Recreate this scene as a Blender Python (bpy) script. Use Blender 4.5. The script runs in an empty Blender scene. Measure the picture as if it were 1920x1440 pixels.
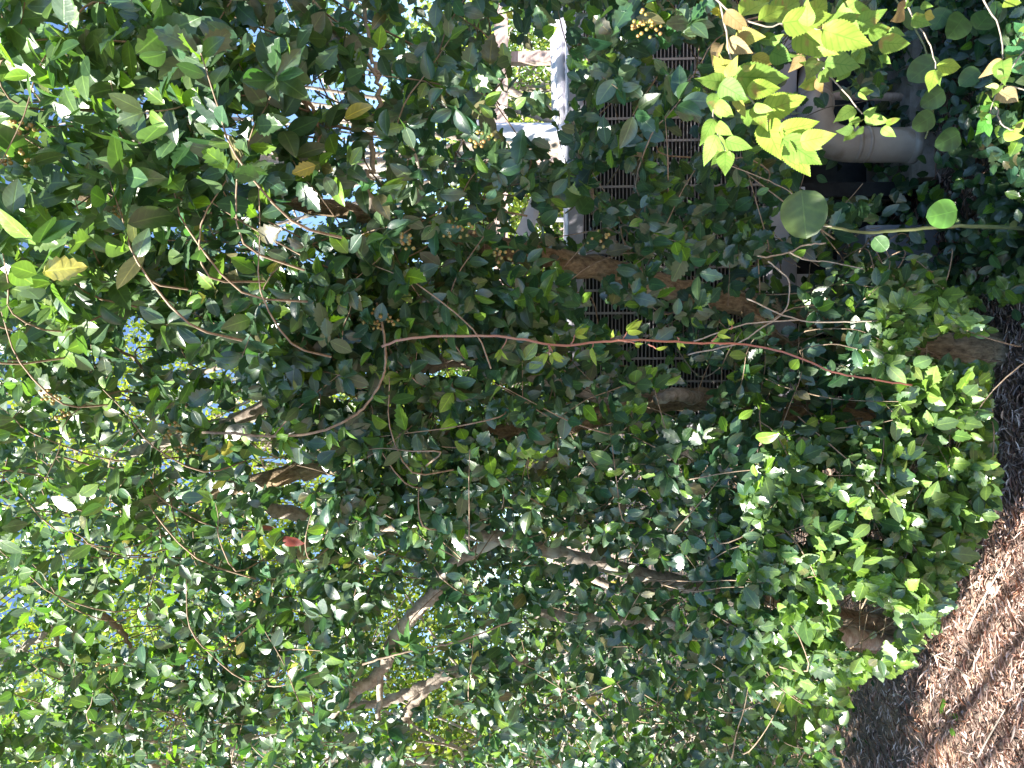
import bpy, math, random
import numpy as np
from mathutils import Vector, Matrix
rng = np.random.default_rng(7)
random.seed(7)
SC = bpy.context.scene
COL = SC.collection

# ------------------------------------------------------------------ camera, world, sun
F = 1386.0                     # focal length in photo pixels (1920 wide)
PITCH = math.radians(3.0)
CAM = np.array([0.0, 0.0, 1.6])
FW = np.array([0, math.cos(PITCH), math.sin(PITCH)])
UP = np.array([0, -math.sin(PITCH), math.cos(PITCH)])
RT = np.array([1.0, 0, 0])
cd = bpy.data.cameras.new('camera'); cam = bpy.data.objects.new('camera', cd); COL.objects.link(cam)
cd.sensor_width = 36.0; cd.lens = 36.0 * F / 1920.0; cd.clip_end = 2000; cd.clip_start = 0.05
m = Matrix(((-UP[0], RT[0], -FW[0], CAM[0]), (-UP[1], RT[1], -FW[1], CAM[1]), (-UP[2], RT[2], -FW[2], CAM[2]), (0, 0, 0, 1)))
cam.matrix_world = m            # the phone was held on its side: true up is the picture's left
SC.camera = cam

SUN = np.array([-0.50, -0.46, 0.73]); SUN /= np.linalg.norm(SUN)
w = bpy.data.worlds.new('World'); SC.world = w; w.use_nodes = True
nt = w.node_tree; bg = nt.nodes['Background']
sky = nt.nodes.new('ShaderNodeTexSky'); sky.sky_type = 'NISHITA'; sky.sun_disc = False
sky.sun_elevation = math.asin(SUN[2]); sky.sun_rotation = math.atan2(SUN[0], SUN[1])
nt.links.new(sky.outputs[0], bg.inputs[0]); bg.inputs[1].default_value = 0.078; sky.dust_density = 0.1; sky.ozone_density = 3.5; sky.air_density = 0.8
sd = bpy.data.lights.new('sun', 'SUN'); sun = bpy.data.objects.new('sun', sd); COL.objects.link(sun)
sd.energy = 5.0; sd.angle = math.radians(0.5); sd.color = (1.0, 0.95, 0.87)
sun.rotation_euler = Vector(SUN).to_track_quat('Z', 'Y').to_euler()
SC.view_settings.view_transform = 'Standard'; SC.view_settings.look = 'None'
SC.view_settings.exposure = 2.25; SC.view_settings.gamma = 1.0; SC.view_settings.use_curve_mapping = False
SC.cycles.max_bounces = 8; SC.cycles.transparent_max_bounces = 4
SC.cycles.sample_clamp_indirect = 6.0

# ------------------------------------------------------------------ helpers
def at(px, py, d):
    """a point that stands D metres ahead on the sight line of a photo pixel"""
    return CAM + d * (FW + UP * (960 - px) / F + RT * (720 - py) / F)
def at_n(px, py, d):
    px, py, d = map(np.asarray, (px, py, d))
    return CAM + d[:, None] * (FW + UP * ((960 - px) / F)[:, None] + RT * ((720 - py) / F)[:, None])
def unproj(p):
    q = p - CAM; d = q @ FW
    d = np.where(d < 1e-3, 1e-3, d)
    return 960 - F * (q @ UP) / d, 720 - F * (q @ RT) / d, d
def ground_at(px, py):
    v = FW + UP * (960 - px) / F + RT * (720 - py) / F
    return CAM + v * (-CAM[2] / v[2])
def nrm(v):
    return v / np.maximum(np.linalg.norm(v, axis=-1, keepdims=True), 1e-9)

def tag(o, label=None, cat=None, group=None, kind=None):
    if label: o['label'] = label
    if cat: o['category'] = cat
    if group: o['group'] = group
    if kind: o['kind'] = kind
    return o
def empty(name, loc, label, cat, group=None):
    o = bpy.data.objects.new(name, None); COL.objects.link(o); o.location = Vector(loc); o.empty_display_size = 0.1
    return tag(o, label, cat, group)
def link_mesh(me, name, mat, parent=None):
    me.materials.append(mat)
    o = bpy.data.objects.new(name, me); COL.objects.link(o)
    if parent is not None:
        o.parent = parent
        base = parent; L = Vector(parent.location)
        while base.parent is not None:
            base = base.parent; L = L + Vector(base.location)
        o.location = -L if parent.type == 'EMPTY' or True else (0, 0, 0)
    return o
def mesh_np(name, co, quads, mat, parent=None, col=None, uv=None, smooth=True):
    """co (N,3); quads (M,4); col (N,3) per vertex; uv (N,2) per vertex"""
    me = bpy.data.meshes.new(name)
    N, M = len(co), len(quads)
    me.vertices.add(N); me.vertices.foreach_set('co', np.ascontiguousarray(co, dtype=np.float32).ravel())
    k = quads.shape[1]
    me.loops.add(M * k); me.loops.foreach_set('vertex_index', np.ascontiguousarray(quads, dtype=np.int32).ravel())
    me.polygons.add(M)
    me.polygons.foreach_set('loop_start', np.arange(0, M * k, k, dtype=np.int32))
    me.polygons.foreach_set('use_smooth', np.full(M, smooth, dtype=bool))
    if col is not None:
        a = me.attributes.new('Col', 'FLOAT_COLOR', 'POINT')
        a.data.foreach_set('color', np.hstack([col, np.ones((N, 1))]).astype(np.float32).ravel())
    if uv is not None:
        a = me.attributes.new('leafuv', 'FLOAT_VECTOR', 'POINT')
        a.data.foreach_set('vector', np.hstack([uv, np.zeros((N, 1))]).astype(np.float32).ravel())
    me.update(calc_edges=True); me.validate()
    return link_mesh(me, name, mat, parent)

class MB:
    """collects boxes, tubes and balls; build() makes one mesh object"""
    def __init__(s): s.v = []; s.f = []; s.sm = []
    def add(s, v, f, smooth=False):
        b = len(s.v); s.v += [tuple(x) for x in v]; s.f += [tuple(i + b for i in q) for q in f]; s.sm += [smooth] * len(f)
    def box(s, lo, hi):
        (a, b, c), (d, e, g) = lo, hi
        s.add([(a,b,c),(d,b,c),(d,e,c),(a,e,c),(a,b,g),(d,b,g),(d,e,g),(a,e,g)],
              [(0,3,2,1),(4,5,6,7),(0,1,5,4),(1,2,6,5),(2,3,7,6),(3,0,4,7)])
    def tube(s, pts, rad, n=8, cap=True, wob=0.0):
        pts = np.asarray(pts, float); k = len(pts)
        rad = np.full(k, rad) if np.isscalar(rad) else np.asarray(rad, float)
        t = nrm(np.gradient(pts, axis=0))
        ref = np.array([0.31, 0.22, 0.93]); 
        if abs(t[0] @ nrm(ref)) > 0.9: ref = np.array([1.0, 0.1, 0.0])
        u = nrm(np.cross(t[0], ref)); V = []
        ang = np.arange(n) * 2 * math.pi / n
        for i in range(k):
            u = nrm(u - t[i] * (u @ t[i])); v = np.cross(t[i], u)
            r = rad[i] * (1 + wob * rng.uniform(-1, 1, n))
            V.append(pts[i] + (np.cos(ang) * r)[:, None] * u + (np.sin(ang) * r)[:, None] * v)
        V = np.concatenate(V); f = []
        for i in range(k - 1):
            for j in range(n):
                a = i * n + j; b = i * n + (j + 1) % n
                f.append((a, b, b + n, a + n))
        if cap:
            f.append(tuple(range(n))[::-1]); f.append(tuple((k - 1) * n + j for j in range(n)))
        s.add(V, f, True)
    def ball(s, c, r, n=6, m=4):
        V = [(c[0], c[1], c[2] + r)]
        for i in range(1, m):
            th = math.pi * i / m
            for j in range(n):
                ph = 2 * math.pi * j / n
                V.append((c[0] + r * math.sin(th) * math.cos(ph), c[1] + r * math.sin(th) * math.sin(ph), c[2] + r * math.cos(th)))
        V.append((c[0], c[1], c[2] - r)); f = []
        for j in range(n): f.append((0, 1 + j, 1 + (j + 1) % n))
        for i in range(m - 2):
            for j in range(n):
                a = 1 + i * n + j; b = 1 + i * n + (j + 1) % n
                f.append((a, a + n, b + n, b))
        e = len(V) - 1; q = 1 + (m - 2) * n
        for j in range(n): f.append((e, q + (j + 1) % n, q + j))
        s.add(V, f, True)
    def build(s, name, mat, parent=None, bevel=0):
        me = bpy.data.meshes.new(name); me.from_pydata(s.v, [], s.f)
        me.polygons.foreach_set('use_smooth', s.sm); me.update()
        o = link_mesh(me, name, mat, parent)
        if bevel:
            b = o.modifiers.new('b', 'BEVEL'); b.width = bevel; b.segments = 2; b.limit_method = 'ANGLE'
        return o

def smooth_path(pts, sub=5, jit=0.0):
    """Catmull-Rom through the points"""
    p = np.asarray(pts, float); q = np.vstack([2 * p[0] - p[1], p, 2 * p[-1] - p[-2]]); out = []
    for i in range(1, len(q) - 2):
        for s in range(sub):
            t = s / sub
            out.append(0.5 * ((2 * q[i]) + (-q[i-1] + q[i+1]) * t + (2*q[i-1] - 5*q[i] + 4*q[i+1] - q[i+2]) * t*t + (-q[i-1] + 3*q[i] - 3*q[i+1] + q[i+2]) * t**3))
    out.append(p[-1]); out = np.array(out)
    if jit: out[1:-1, :3] += rng.normal(0, jit, (len(out) - 2, 3))
    return out

# ------------------------------------------------------------------ materials
def new_mat(name):
    m = bpy.data.materials.new(name); m.use_nodes = True
    return m, m.node_tree, m.node_tree.nodes['Principled BSDF'], m.node_tree.nodes['Material Output']
def N(nt, t, **k):
    n = nt.nodes.new(t)
    for a, b in k.items(): setattr(n, a, b)
    return n
def ramp(nt, fac, stops):
    r = nt.nodes.new('ShaderNodeValToRGB'); e = r.color_ramp.elements
    while len(e) > 1: e.remove(e[-1])
    e[0].position = stops[0][0]; e[0].color = (*stops[0][1], 1)
    for p, c in stops[1:]:
        x = e.new(p); x.color = (*c, 1)
    nt.links.new(fac, r.inputs[0]); return r.outputs[0]
def math_(nt, op, a, b=None, c=None, clamp=False):
    n = nt.nodes.new('ShaderNodeMath'); n.operation = op; n.use_clamp = clamp
    for i, x in enumerate((a, b, c)):
        if x is None: continue
        if isinstance(x, (int, float)): n.inputs[i].default_value = x
        else: nt.links.new(x, n.inputs[i])
    return n.outputs[0]
def mix_rgb(nt, fac, a, b, blend='MIX'):
    n = nt.nodes.new('ShaderNodeMix'); n.data_type = 'RGBA'; n.blend_type = blend
    for i, x in ((0, fac), (6, a), (7, b)):
        if isinstance(x, (int, float)): n.inputs[i].default_value = x
        elif isinstance(x, tuple): n.inputs[i].default_value = (*x, 1)
        else: nt.links.new(x, n.inputs[i])
    return n.outputs[2]

def leaf_mat(name, rough=0.32, trans=0.25, vein=(1.5, 1.45, 1.2), vein_w=0.05, lateral=0.25, under=(0.75, 0.95, 0.75), tcol=(2.2, 2.6, 0.9), nveins=6.0, spec=0.5, blotch=None):
    m, nt, P, out = new_mat(name)
    col = N(nt, 'ShaderNodeAttribute', attribute_name='Col').outputs['Color']
    uvn = N(nt, 'ShaderNodeAttribute', attribute_name='leafuv')
    sep = N(nt, 'ShaderNodeSeparateXYZ'); nt.links.new(uvn.outputs['Vector'], sep.inputs[0])
    u, v = sep.outputs[0], sep.outputs[1]
    au = math_(nt, 'ABSOLUTE', u)
    mid = math_(nt, 'SUBTRACT', 1.0, math_(nt, 'DIVIDE', au, vein_w, clamp=True), clamp=True)
    # side veins: run forward from the midrib
    ph = math_(nt, 'MULTIPLY', math_(nt, 'SUBTRACT', v, math_(nt, 'MULTIPLY', au, 0.22)), nveins * 2 * math.pi)
    lv = math_(nt, 'POWER', math_(nt, 'ABSOLUTE', math_(nt, 'COSINE', math_(nt, 'MULTIPLY', ph, 0.5))), 14.0)
    lv = math_(nt, 'MULTIPLY', lv, lateral)
    vf = math_(nt, 'MAXIMUM', mid, lv, clamp=True)
    geo = N(nt, 'ShaderNodeNewGeometry')
    noi = N(nt, 'ShaderNodeTexNoise'); noi.inputs['Scale'].default_value = 45; noi.inputs['Detail'].default_value = 3
    nt.links.new(geo.outputs['Position'], noi.inputs['Vector'])
    mott = math_(nt, 'MULTIPLY_ADD', noi.outputs[0], 0.7, 0.65)
    c1 = mix_rgb(nt, 1.0, col, mott, 'MULTIPLY')
    c2 = mix_rgb(nt, vf, c1, mix_rgb(nt, 1.0, c1, vein, 'MULTIPLY'))
    if blotch:
        n2 = N(nt, 'ShaderNodeTexNoise'); n2.inputs['Scale'].default_value = blotch[1]; n2.inputs['Detail'].default_value = 2
        nt.links.new(geo.outputs['Position'], n2.inputs['Vector'])
        c2 = mix_rgb(nt, math_(nt, 'MULTIPLY', math_(nt, 'SUBTRACT', n2.outputs[0], blotch[2]), 9.0, clamp=True), c2, blotch[0])
    cu = mix_rgb(nt, 1.0, mix_rgb(nt, 0.35, c2, (0.16, 0.20, 0.10)), (*under,), 'MULTIPLY')
    base = mix_rgb(nt, geo.outputs['Backfacing'], c2, cu)
    nt.links.new(base, P.inputs['Base Color'])
    P.inputs['Specular IOR Level'].default_value = spec
    rr = math_(nt, 'MULTIPLY_ADD', noi.outputs[0], 0.25, rough - 0.12)
    rr = math_(nt, 'ADD', rr, math_(nt, 'MULTIPLY', geo.outputs['Backfacing'], 0.22))
    nt.links.new(rr, P.inputs['Roughness'])
    bm = N(nt, 'ShaderNodeBump'); bm.inputs['Strength'].default_value = 0.35; bm.inputs['Distance'].default_value = 0.0012
    n3 = N(nt, 'ShaderNodeTexNoise'); n3.inputs['Scale'].default_value = 90; nt.links.new(geo.outputs['Position'], n3.inputs['Vector'])
    nt.links.new(math_(nt, 'ADD', math_(nt, 'MULTIPLY', vf, -0.6), n3.outputs[0]), bm.inputs['Height'])
    nt.links.new(bm.outputs[0], P.inputs['Normal'])
    T = N(nt, 'ShaderNodeBsdfTranslucent'); nt.links.new(mix_rgb(nt, 1.0, c2, tcol, 'MULTIPLY'), T.inputs[0])
    M = N(nt, 'ShaderNodeMixShader'); M.inputs[0].default_value = trans
    nt.links.new(P.outputs[0], M.inputs[1]); nt.links.new(T.outputs[0], M.inputs[2]); nt.links.new(M.outputs[0], out.inputs[0])
    return m

def noise_mat(name, c1, c2, scale=20, rough=0.7, c3=None, s3=6, t3=0.58, bump=0.4, bd=0.01, stretch=(1, 1, 1), metallic=0.0, detail=6, sharp=False):
    m, nt, P, out = new_mat(name)
    tc = N(nt, 'ShaderNodeTexCoord'); mp = N(nt, 'ShaderNodeMapping'); mp.inputs['Scale'].default_value = stretch
    nt.links.new(tc.outputs['Object'], mp.inputs[0])
    n = N(nt, 'ShaderNodeTexNoise'); n.inputs['Scale'].default_value = scale; n.inputs['Detail'].default_value = detail; n.inputs['Roughness'].default_value = 0.65
    nt.links.new(mp.outputs[0], n.inputs['Vector'])
    c = ramp(nt, n.outputs[0], [(0.3, c1), (0.7, c2)])
    if c3:
        n2 = N(nt, 'ShaderNodeTexNoise'); n2.inputs['Scale'].default_value = s3; n2.inputs['Detail'].default_value = 5
        nt.links.new(mp.outputs[0], n2.inputs['Vector'])
        c = mix_rgb(nt, math_(nt, 'MULTIPLY', math_(nt, 'SUBTRACT', n2.outputs[0], t3), 12, clamp=True), c, c3)
    nt.links.new(c, P.inputs['Base Color']); P.inputs['Roughness'].default_value = rough; P.inputs['Metallic'].default_value = metallic
    b = N(nt, 'ShaderNodeBump'); b.inputs['Strength'].default_value = bump; b.inputs['Distance'].default_value = bd
    nt.links.new(n.outputs[0], b.inputs['Height']); nt.links.new(b.outputs[0], P.inputs['Normal'])
    return m
def attr_mat(name, rough=0.75, trans=0.0, spec=0.3):
    m, nt, P, out = new_mat(name)
    col = N(nt, 'ShaderNodeAttribute', attribute_name='Col').outputs['Color']
    geo = N(nt, 'ShaderNodeNewGeometry')
    noi = N(nt, 'ShaderNodeTexNoise'); noi.inputs['Scale'].default_value = 60; nt.links.new(geo.outputs['Position'], noi.inputs['Vector'])
    c = mix_rgb(nt, 1.0, col, math_(nt, 'MULTIPLY_ADD', noi.outputs[0], 0.9, 0.55), 'MULTIPLY')
    nt.links.new(c, P.inputs['Base Color']); P.inputs['Roughness'].default_value = rough; P.inputs['Specular IOR Level'].default_value = spec
    if trans:
        T = N(nt, 'ShaderNodeBsdfTranslucent'); nt.links.new(mix_rgb(nt, 1.0, c, (1.8, 2.0, 0.8), 'MULTIPLY'), T.inputs[0])
        M = N(nt, 'ShaderNodeMixShader'); M.inputs[0].default_value = trans
        nt.links.new(P.outputs[0], M.inputs[1]); nt.links.new(T.outputs[0], M.inputs[2]); nt.links.new(M.outputs[0], out.inputs[0])
    return m

M_HOLLY = leaf_mat('holly_leaf', rough=0.33, spec=0.95, trans=0.28, lateral=0.16, vein=(2.3, 2.1, 1.7), vein_w=0.10)
M_HACK = leaf_mat('hackberry_leaf', rough=0.55, trans=0.33, vein=(0.55, 0.72, 0.6), vein_w=0.07, lateral=0.5, tcol=(1.5, 1.5, 1.2), nveins=7, spec=0.3, under=(1, 1, 1), blotch=((0.26, 0.19, 0.06), 38, 0.60))
M_BRIER = leaf_mat('greenbrier_leaf', rough=0.38, trans=0.25, vein=(1.6, 1.6, 1.4), lateral=0.4, nveins=3.0, vein_w=0.05, spec=0.4)
M_CREEP = leaf_mat('creeper_leaf', rough=0.5, trans=0.35, lateral=0.35, tcol=(1.7, 1.9, 1.0), spec=0.3)
M_FAR = attr_mat('far_leaf', rough=0.55, trans=0.35)
M_LITTER = attr_mat('litter', rough=0.7)
M_BARK = noise_mat('holly_bark', (0.17, 0.13, 0.10), (0.46, 0.40, 0.33), 55, 0.85, c3=(0.46, 0.46, 0.40), s3=11, t3=0.56, bump=0.7, bd=0.006)
M_BARKD = noise_mat('rough_bark', (0.09, 0.06, 0.035), (0.40, 0.30, 0.18), 70, 0.9, c3=(0.50, 0.42, 0.30), s3=14, t3=0.6, bump=1.0, bd=0.012, stretch=(1, 1, 0.4))
M_TWIG = noise_mat('twig_bark', (0.13, 0.085, 0.05), (0.34, 0.26, 0.18), 60, 0.8, bump=0.3, bd=0.002)
M_TWIGP = noise_mat('pale_twig_bark', (0.24, 0.19, 0.14), (0.45, 0.39, 0.31), 60, 0.75, bump=0.3, bd=0.002)
M_TWIGG = noise_mat('grey_twig', (0.20, 0.17, 0.13), (0.34, 0.30, 0.24), 60, 0.75, bump=0.3, bd=0.002)
M_RED = noise_mat('red_cane', (0.42, 0.10, 0.06), (0.50, 0.24, 0.12), 12, 0.5, bump=0.1)
def cane_mat():
    m, nt, P, out = new_mat('cane_skin')
    g = N(nt, 'ShaderNodeNewGeometry'); sp = N(nt, 'ShaderNodeSeparateXYZ'); nt.links.new(g.outputs['Position'], sp.inputs[0])
    n = N(nt, 'ShaderNodeTexNoise'); n.inputs['Scale'].default_value = 30; nt.links.new(g.outputs['Position'], n.inputs['Vector'])
    f = math_(nt, 'MULTIPLY_ADD', n.outputs[0], 0.25, math_(nt, 'MULTIPLY', sp.outputs[2], 0.5))
    c = ramp(nt, f, [(0.35, (0.30, 0.10, 0.06)), (0.72, (0.34, 0.13, 0.09)), (0.95, (0.31, 0.14, 0.095)), (1.0, (0.29, 0.17, 0.115))])
    nt.links.new(c, P.inputs['Base Color']); P.inputs['Roughness'].default_value = 0.5
    return m
M_CANE = cane_mat()
M_GSTEM = noise_mat('green_stem', (0.10, 0.13, 0.05), (0.20, 0.22, 0.10), 25, 0.5, bump=0.1)
M_GROUND = noise_mat('ground_soil', (0.08, 0.055, 0.042), (0.30, 0.22, 0.18), 26, 0.95, c3=(0.36, 0.25, 0.18), s3=3.5, t3=0.52, bump=1.0, bd=0.03, detail=10)
M_METAL = noise_mat('painted_metal', (0.30, 0.29, 0.33), (0.40, 0.39, 0.44), 8, 0.45, c3=(0.22, 0.19, 0.18), s3=9, t3=0.62, bump=0.1)
M_FIN = noise_mat('fin_metal', (0.22, 0.21, 0.22), (0.36, 0.34, 0.34), 14, 0.4, bump=0.05, metallic=0.3)
M_DARK = noise_mat('dark_core', (0.01, 0.01, 0.012), (0.03, 0.03, 0.032), 20, 0.8)
M_PVC = noise_mat('grey_pipe', (0.27, 0.225, 0.20), (0.38, 0.33, 0.29), 9, 0.42, c3=(0.22, 0.17, 0.13), s3=7, t3=0.6, bump=0.08)
M_CONC = noise_mat('concrete', (0.30, 0.24, 0.19), (0.55, 0.46, 0.38), 18, 0.9, c3=(0.16, 0.11, 0.08), s3=8, t3=0.58, bump=0.6, bd=0.01)
M_WHITE = noise_mat('galvanised', (0.62, 0.61, 0.66), (0.80, 0.79, 0.84), 6, 0.4, c3=(0.48, 0.42, 0.40), s3=5, t3=0.62, bump=0.05)
M_WOOD = noise_mat('weathered_wood', (0.30, 0.22, 0.19), (0.50, 0.40, 0.36), 14, 0.8, bump=0.4, stretch=(0.3, 1, 3))
M_RUST = noise_mat('rust', (0.20, 0.07, 0.03), (0.42, 0.20, 0.10), 30, 0.8)
M_BLUE = noise_mat('pale_blue_panel', (0.44, 0.50, 0.62), (0.66, 0.70, 0.78), 5, 0.35, bump=0.05)
def berry_mat():
    m, nt, P, out = new_mat('berry')
    g = N(nt, 'ShaderNodeNewGeometry')
    c = ramp(nt, g.outputs['Random Per Island'], [(0, (0.24, 0.13, 0.05)), (0.5, (0.26, 0.19, 0.05)), (1, (0.15, 0.15, 0.04))])
    nt.links.new(c, P.inputs['Base Color']); P.inputs['Roughness'].default_value = 0.3
    return m
M_BERRY = berry_mat()

# ------------------------------------------------------------------ leaf shapes
def leaf_template(kind='spiny', n=10, fold=0.22, curl=0.12, width=0.27, seed=0, wave=0.0):
    """midrib + two edges; y runs 0..1 from stalk to tip, z is the upper side"""
    r = np.random.default_rng(seed)
    t = np.linspace(0, 1, n + 1); V = []; U = []
    for i, a in enumerate(t):
        if kind == 'hack':   wd = width * (math.sin(math.pi * a ** 0.62)) ** 0.9 * (1 - 0.25 * a) * 1.15
        elif kind == 'round': wd = width * math.sqrt(max(0, 1 - (2 * a - 1) ** 2)) * (1.12 - 0.22 * a)
        elif kind == 'lance': wd = width * math.sin(math.pi * a ** 0.75)
        else:                wd = width * math.sin(math.pi * min(1, a * 0.97 + 0.02) ** 0.92) ** 0.85
        if a == 0: wd = 0.012
        if a == 1: wd = 0.004
        z0 = -curl * a * a * 1.0
        for s in (-1, 0, 1):
            x = s * wd; y = a; z = z0
            if s:
                if kind == 'spiny' and 0 < i < n and i % 2 == 1 and a > 0.15:
                    x *= 1.15 + 0.10 * r.random(); y += 0.042; z += 0.02 * wave
                elif kind == 'spiny' and 0 < i < n and i % 2 == 0: x *= 0.93
                if kind in ('hack', 'serr') and 0 < i < n: x *= 1.05 if i % 2 else 0.95; y += 0.012 if i % 2 else 0.0
                if kind == 'round' and a == 0: y += 0.0
                z += fold * abs(x) + wave * 0.03 * math.sin(a * 9 + s)
            V.append((x, y, z)); U.append((s * 1.0 if s else 0.0, a))
    q = []
    for i in range(n):
        a = 3 * i
        q += [(a, a + 1, a + 4, a + 3), (a + 1, a + 2, a + 5, a + 4)]
    return np.array(V), np.array(q), np.array(U)
SP = [leaf_template('spiny', 12, 0.18, 0.10, 0.30, 1, 1), leaf_template('spiny', 10, 0.12, 0.18, 0.29, 2, 1),
      leaf_template('spiny', 12, 0.38, -0.05, 0.27, 3, 1), leaf_template('smooth', 6, 0.15, 0.12, 0.29, 4),
      leaf_template('smooth', 8, 0.30, 0.25, 0.26, 5), leaf_template('smooth', 8, 0.1, 0.05, 0.28, 8), leaf_template('spiny', 8, 0.2, 0.3, 0.28, 6, 1)]
SPU = [leaf_template('smooth', 10, 0.15, 0.12, 0.29, 4), leaf_template('smooth', 10, 0.34, 0.25, 0.26, 5), leaf_template('smooth', 8, 0.1, 0.05, 0.28, 8), leaf_template('spiny', 12, 0.2, 0.3, 0.28, 6, 1), leaf_template('smooth', 10, 0.5, 0.32, 0.27, 9)]
SPF = [leaf_template('spiny', 6, 0.3, 0.15, 0.26, 1), leaf_template('smooth', 4, 0.25, 0.2, 0.26, 2)]
HK = [leaf_template('hack', 34, 0.22, 0.10, 0.245, 1, 1), leaf_template('hack', 34, 0.40, 0.22, 0.24, 2, 1.6), leaf_template('hack', 34, 0.1, 0.05, 0.28, 3, 1.2)]
RD = [leaf_template('round', 14, 0.12, 0.08, 0.46, 1, 0.6), leaf_template('round', 14, 0.30, 0.12, 0.44, 2, 0.6)]
LN = [leaf_template('lance', 8, 0.35, 0.2, 0.20, 1, 1), leaf_template('lance', 8, 0.5, 0.35, 0.17, 2, 1)]
FARL = [leaf_template('smooth', 2, 0.2, 0.1, 0.30, 1)]

def leaf_mesh(name, temps, pos, axis, normal, size, col, mat, parent=None, wide=None):
    """one mesh of many leaves"""
    K = len(pos); which = rng.integers(0, len(temps), K)
    if temps is SP:                                                   # holly grows fewer spines higher up
        hi = rng.random(K) < np.clip((pos[:, 2] - 1.1) / 0.9, 0.1, 0.9); temps = SP + SPU
        which[hi] = len(SP) + rng.integers(0, len(SPU), hi.sum())
    a = nrm(axis); n = nrm(normal - a * np.sum(normal * a, 1, keepdims=True)); x = np.cross(a, n)
    CO = []; Q = []; CC = []; UU = []; base = 0
    for ti, (V, q, U) in enumerate(temps):
        idx = np.where(which == ti)[0]
        if not len(idx): continue
        wd = np.ones(len(idx)) if wide is None else wide[idx]
        s = size[idx]
        vx = V[None, :, 0] * (s * wd)[:, None]; vy = V[None, :, 1] * s[:, None]; vz = V[None, :, 2] * s[:, None]
        co = pos[idx][:, None, :] + vx[..., None] * x[idx][:, None, :] + vy[..., None] * a[idx][:, None, :] + vz[..., None] * n[idx][:, None, :]
        k = V.shape[0]
        CO.append(co.reshape(-1, 3)); CC.append(np.repeat(col[idx], k, 0)); UU.append(np.tile(U, (len(idx), 1)))
        Q.append((q[None] + (base + np.arange(len(idx)) * k)[:, None, None]).reshape(-1, 4)); base += len(idx) * k
    return mesh_np(name, np.concatenate(CO), np.concatenate(Q), mat, parent, np.concatenate(CC), np.concatenate(UU))

# ------------------------------------------------------------------ hedge layout (read from the photograph)
DP = np.array([(0,0,1.3),(0,400,1.4),(350,150,1.35),(0,800,1.75),(0,1400,2.3),(400,600,1.75),(400,1000,2.05),(450,1400,2.4),
    (700,300,1.55),(900,200,1.5),(1200,100,1.65),(1200,400,1.85),(1000,700,2.0),(1000,1100,2.35),(1000,1400,2.6),(1300,800,2.15),
    (1700,750,2.2),(1800,950,2.3),(1500,1100,2.25),(1500,1400,2.7),(1700,1200,2.15),(1600,400,2.3),(1900,300,2.5),(700,1300,2.3)], float)
def depth(px, py):
    d2 = (px[:, None] - DP[:, 0]) ** 2 + (py[:, None] - DP[:, 1]) ** 2 + 60 ** 2
    wt = 1 / d2 ** 1.5
    return (wt * DP[:, 2]).sum(1) / wt.sum(1)
BY = [-400, 300, 540, 600, 700, 800, 880, 970, 1080, 1150, 1200, 1255, 1275, 1330, 1440, 1800]
BX = [1640, 1660, 1770, 1840, 1850, 1860, 1868, 1858, 1800, 1765, 1735, 1695, 1600, 1590, 1570, 1560]
# openings in the foliage: cx, cy, rx, ry
GAPS = [(600,175,55,30),(540,225,30,35),(460,215,30,26),(480,60,25,22),(690,300,22,16),(560,415,48,22),(520,440,20,18),(255,640,34,52),(285,440,22,16),(330,560,20,14),
    (985,110,34,76),(1045,145,32,95),(1000,235,75,26),(1045,285,26,24),(985,405,38,42),(955,60,26,30),(940,200,16,40),(1075,420,45,38),(1118,560,16,55),
    (1160,335,40,32),(1285,258,46,40),(1270,105,50,26),(1160,215,40,30),(1170,600,40,24),(1205,665,55,26),(1330,705,45,20),(1290,520,40,12),(1300,340,20,16),(1360,300,30,30),
    (1600,235,105,60),(1570,332,90,42),(1530,140,70,46),(1650,320,60,40),(1465,215,30,50),(1465,420,26,30),(1660,440,60,34),(1500,500,50,22),
    (1110,500,62,28),(1380,572,44,22),(1800,655,100,30),(440,772,70,28),(555,890,90,26),(835,692,60,20),(775,1165,62,62),(725,1290,62,48),(950,808,56,16),
    (620,390,70,18),(1625,1178,64,54),(1590,1140,30,30),(1005,872,26,18),(1270,745,70,26),(540,960,50,24),(620,740,26,18),(380,690,80,16),(960,720,50,14),(500,870,40,50),
    (1230,1080,60,16),(1060,1042,60,16),(1180,1165,50,12),(790,1290,60,30),(700,150,26,60),(700,300,18,70),(60,1200,50,26),(250,1190,60,30),(840,1380,60,40),(1500,1010,28,20),(1640,1000,24,20),(1560,885,28,16),(1715,880,20,20),(1450,1130,28,18),(1620,775,30,20),(1700,1040,20,14),(1540,1270,26,14),(1780,830,16,14),(430,250,30,24),(120,180,16,14),(270,200,16,20),(250,255,24,20),(500,300,30,18),(40,620,12,16),(230,720,18,30),(650,230,20,30),(330,420,14,14)]
GAPS = np.array(GAPS, float); GAPS[:, 3] *= 1.2; GAPS[:, 2] *= 1.05
def keep(px, py, soft=0.85, prob=1.0):
    """which points lie in foliage rather than in an opening or under the hedge"""
    q = ((px[:, None] - GAPS[:, 0]) / GAPS[:, 2]) ** 2 + ((py[:, None] - GAPS[:, 1]) / GAPS[:, 3]) ** 2
    inside = (q.min(1) < soft * rng.uniform(0.75, 1.25, len(px))) & (rng.random(len(px)) < prob)
    edge = np.interp(py, BY, BX)
    return ~inside & (px < edge)

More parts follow.
